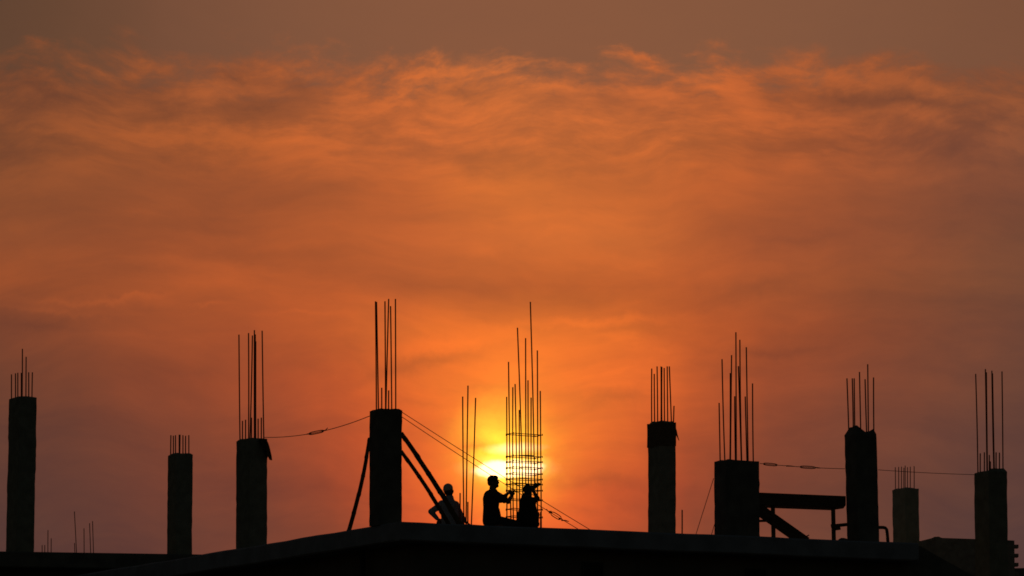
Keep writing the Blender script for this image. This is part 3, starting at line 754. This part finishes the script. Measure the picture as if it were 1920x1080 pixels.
# --- the man at the right, back to us, arms up at the cage
Y3 = P(u_for(992, .85), .85).y
o, K = person('squatting worker seen from behind in front of the cage, arms lifted beside his head', 1440, 850, Y3)
hd = K(1440, 400)
sl_, sr_ = K(1392, 535), K(1500, 548)
el_, wl_ = K(1392, 470, .22), K(1470, 395, .30)
er_, wr_ = K(1566, 512, .10), K(1512, 425, .22)
b = bmesh.new()
capsule(b, K(1440, 800), K(1435, 660), .14, .125); capsule(b, K(1435, 660), K(1438, 560), .125, .10)
capsule(b, sl_, sr_, .062, .06); capsule(b, K(1440, 540), K(1440, 440), .058, .05)
ell(b, K(1440, 405), (.070, .082, .085)); ell(b, K(1440, 430, .03), (.055, .06, .07)); ell(b, K(1440, 410, .10), (.014, .022, .02))
ell(b, K(1389, 412, .01), (.010, .018, .030)); ell(b, K(1491, 412, .01), (.010, .018, .030))
capsule(b, sr_, er_, .05, .038); capsule(b, er_, wr_, .038, .026)
capsule(b, sl_, el_, .05, .038); capsule(b, el_, wl_, .038, .026)
hand(b, wr_, (-.2, .3, .9), (-.3, .9, .1), (1, .3, 0)); hand(b, wl_, (.75, .05, .6), (.2, .6, .7), (0, -.8, .6))
for s in (-1, 1):
    kk = K(1440 + s * 95, 720, .30); ft = K(1440 + s * 60, 900, .28)
    capsule(b, K(1440 + s * 45, 810), kk, .085, .062); capsule(b, kk, ft, .058, .04); capsule(b, ft, ft + Vector((s * .02, .14, 0)), .038, .03)
organic('body', b, SKIN, o, .007, 3)
b = bmesh.new()
ell(b, K(1436, 398), (.078, .084, .074)); ell(b, K(1438, 345), (.040, .05, .028)); ell(b, K(1412, 380), (.045, .06, .05)); ell(b, K(1440, 425, -.03), (.060, .055, .06))
organic('hair', b, HAIR, o, .008, 1)
b = bmesh.new()
capsule(b, K(1438, 800), K(1432, 650), .178, .142); capsule(b, K(1432, 650), K(1436, 560), .142, .118); capsule(b, sl_, sr_, .074, .072)
capsule(b, K(1388, 545), K(1368, 820), .066, .10); capsule(b, K(1490, 560), K(1520, 790), .06, .085); capsule(b, K(1500, 760), K(1545, 840), .07, .06)
capsule(b, sr_, sr_.lerp(er_, .8), .062, .052); capsule(b, sl_, sl_.lerp(el_, .8), .062, .05)
capsule(b, K(1440, 850), K(1440, 790), .15, .15)
organic('shirt', b, SHIRT_K, o, .009, 3)
b = bmesh.new()
for s in (-1, 1):
    kk = K(1440 + s * 95, 720, .30); ft = K(1440 + s * 60, 900, .28)
    capsule(b, K(1440 + s * 45, 815), kk, .098, .076); capsule(b, kk, ft.lerp(kk, .12), .07, .052)
organic('trousers', b, TROUS, o, .01, 3)
# the hooked tying tool he holds up
b = bmesh.new()
tp0 = K(1492, 398, .28) ; tp1 = K(1572, 328, .26)
f0 = o.location
beam(b, f0 + tp0, f0 + tp1, .03, .055, Vector((0, 1, 0)))
capsule(b, f0 + K(1560, 338, .26), f0 + K(1578, 330, .26), .036, .030, 10)
tag(build('tying_pincers', b, PIPE), 'stubby dark pincers raised in the hand of the squatting worker at the cage', 'tool')

# --- the man in the cap behind the props
Y1 = P(u_for(838, 1.9), 1.9).y
o, K = person('worker in white skullcap and grey blue shirt seen from behind the slanting bamboo props', 430, 830, Y1)
sL, sR = K(335, 590, .0), K(505, 596, .0)
eL, wL = K(192, 680, -.02), K(285, 785, .06)
eR, wR = K(575, 715, .02), K(640, 815, .05)
b = bmesh.new()
capsule(b, K(440, 850), K(430, 700), .13, .12); capsule(b, K(430, 700), K(425, 600), .12, .11)
capsule(b, sL, sR, .065, .062); capsule(b, K(425, 540), K(425, 450), .058, .052)
ell(b, K(418, 400), (.076, .090, .098)); ell(b, K(436, 425, .04), (.060, .065, .075)); ell(b, K(470, 420, .085), (.016, .02, .02))
ell(b, K(362, 415, .01), (.010, .018, .030)); ell(b, K(478, 420, .0), (.010, .018, .030))
capsule(b, sL, eL, .050, .037); capsule(b, eL, wL, .038, .026); hand(b, wL, (.9, .2, -.4), (.4, .8, -.1), (0, .5, .8))
capsule(b, sR, eR, .050, .037); capsule(b, eR, wR, .038, .026); hand(b, wR, (.8, .1, -.5), (.3, .2, -.8), (0, 1, 0))
for s in (-1, 1):
    kk = K(440 + s * 120, 830, .42); ft = K(440 + s * 40, 1010, .40); ft.z = .05
    capsule(b, K(440 + s * 50, 890), kk, .09, .065); capsule(b, kk, ft, .06, .04); capsule(b, ft, ft + Vector((0, .15, -.01)), .038, .03)
organic('body', b, SKIN, o, .007, 3)
b = bmesh.new()
ell(b, K(412, 380), (.085, .094, .084)); ell(b, K(410, 400), (.086, .095, .045))
for v in list(b.verts):
    if v.co.z < K(412, 432).z: v.co.z = K(412, 432).z
organic('skullcap', b, CAPM, o, .008, 1)
b = bmesh.new()
ell(b, K(420, 438, -.01), (.077, .088, .050)); organic('hair', b, HAIR, o, .008, 1)
b = bmesh.new()
capsule(b, K(445, 860), K(432, 700), .155, .138); capsule(b, K(432, 700), K(425, 610), .138, .132); capsule(b, sL, sR, .078, .074)
capsule(b, K(365, 600), K(385, 800), .07, .08); capsule(b, K(490, 612), K(510, 800), .078, .10); capsule(b, K(415, 500), K(440, 500), .058, .058); capsule(b, K(425, 520), K(425, 560), .085, .12)
capsule(b, sL, eL, .063, .050); capsule(b, eL, eL.lerp(wL, .85), .050, .036)
capsule(b, sR, eR, .063, .048); capsule(b, eR, eR.lerp(wR, .8), .048, .036)
organic('shirt', b, SHIRT_B, o, .009, 3)
b = bmesh.new()
for s in (-1, 1):
    kk = K(440 + s * 120, 830, .42); ft = K(440 + s * 40, 1010, .40); ft.z = .06
    capsule(b, K(440 + s * 50, 895), kk, .105, .08); capsule(b, kk, ft.lerp(kk, .12), .072, .052)
organic('trousers', b, TROUS, o, .01, 3)
print('people on roof', ZR, pxy(P(u_for(838, 1.9), 1.9)))
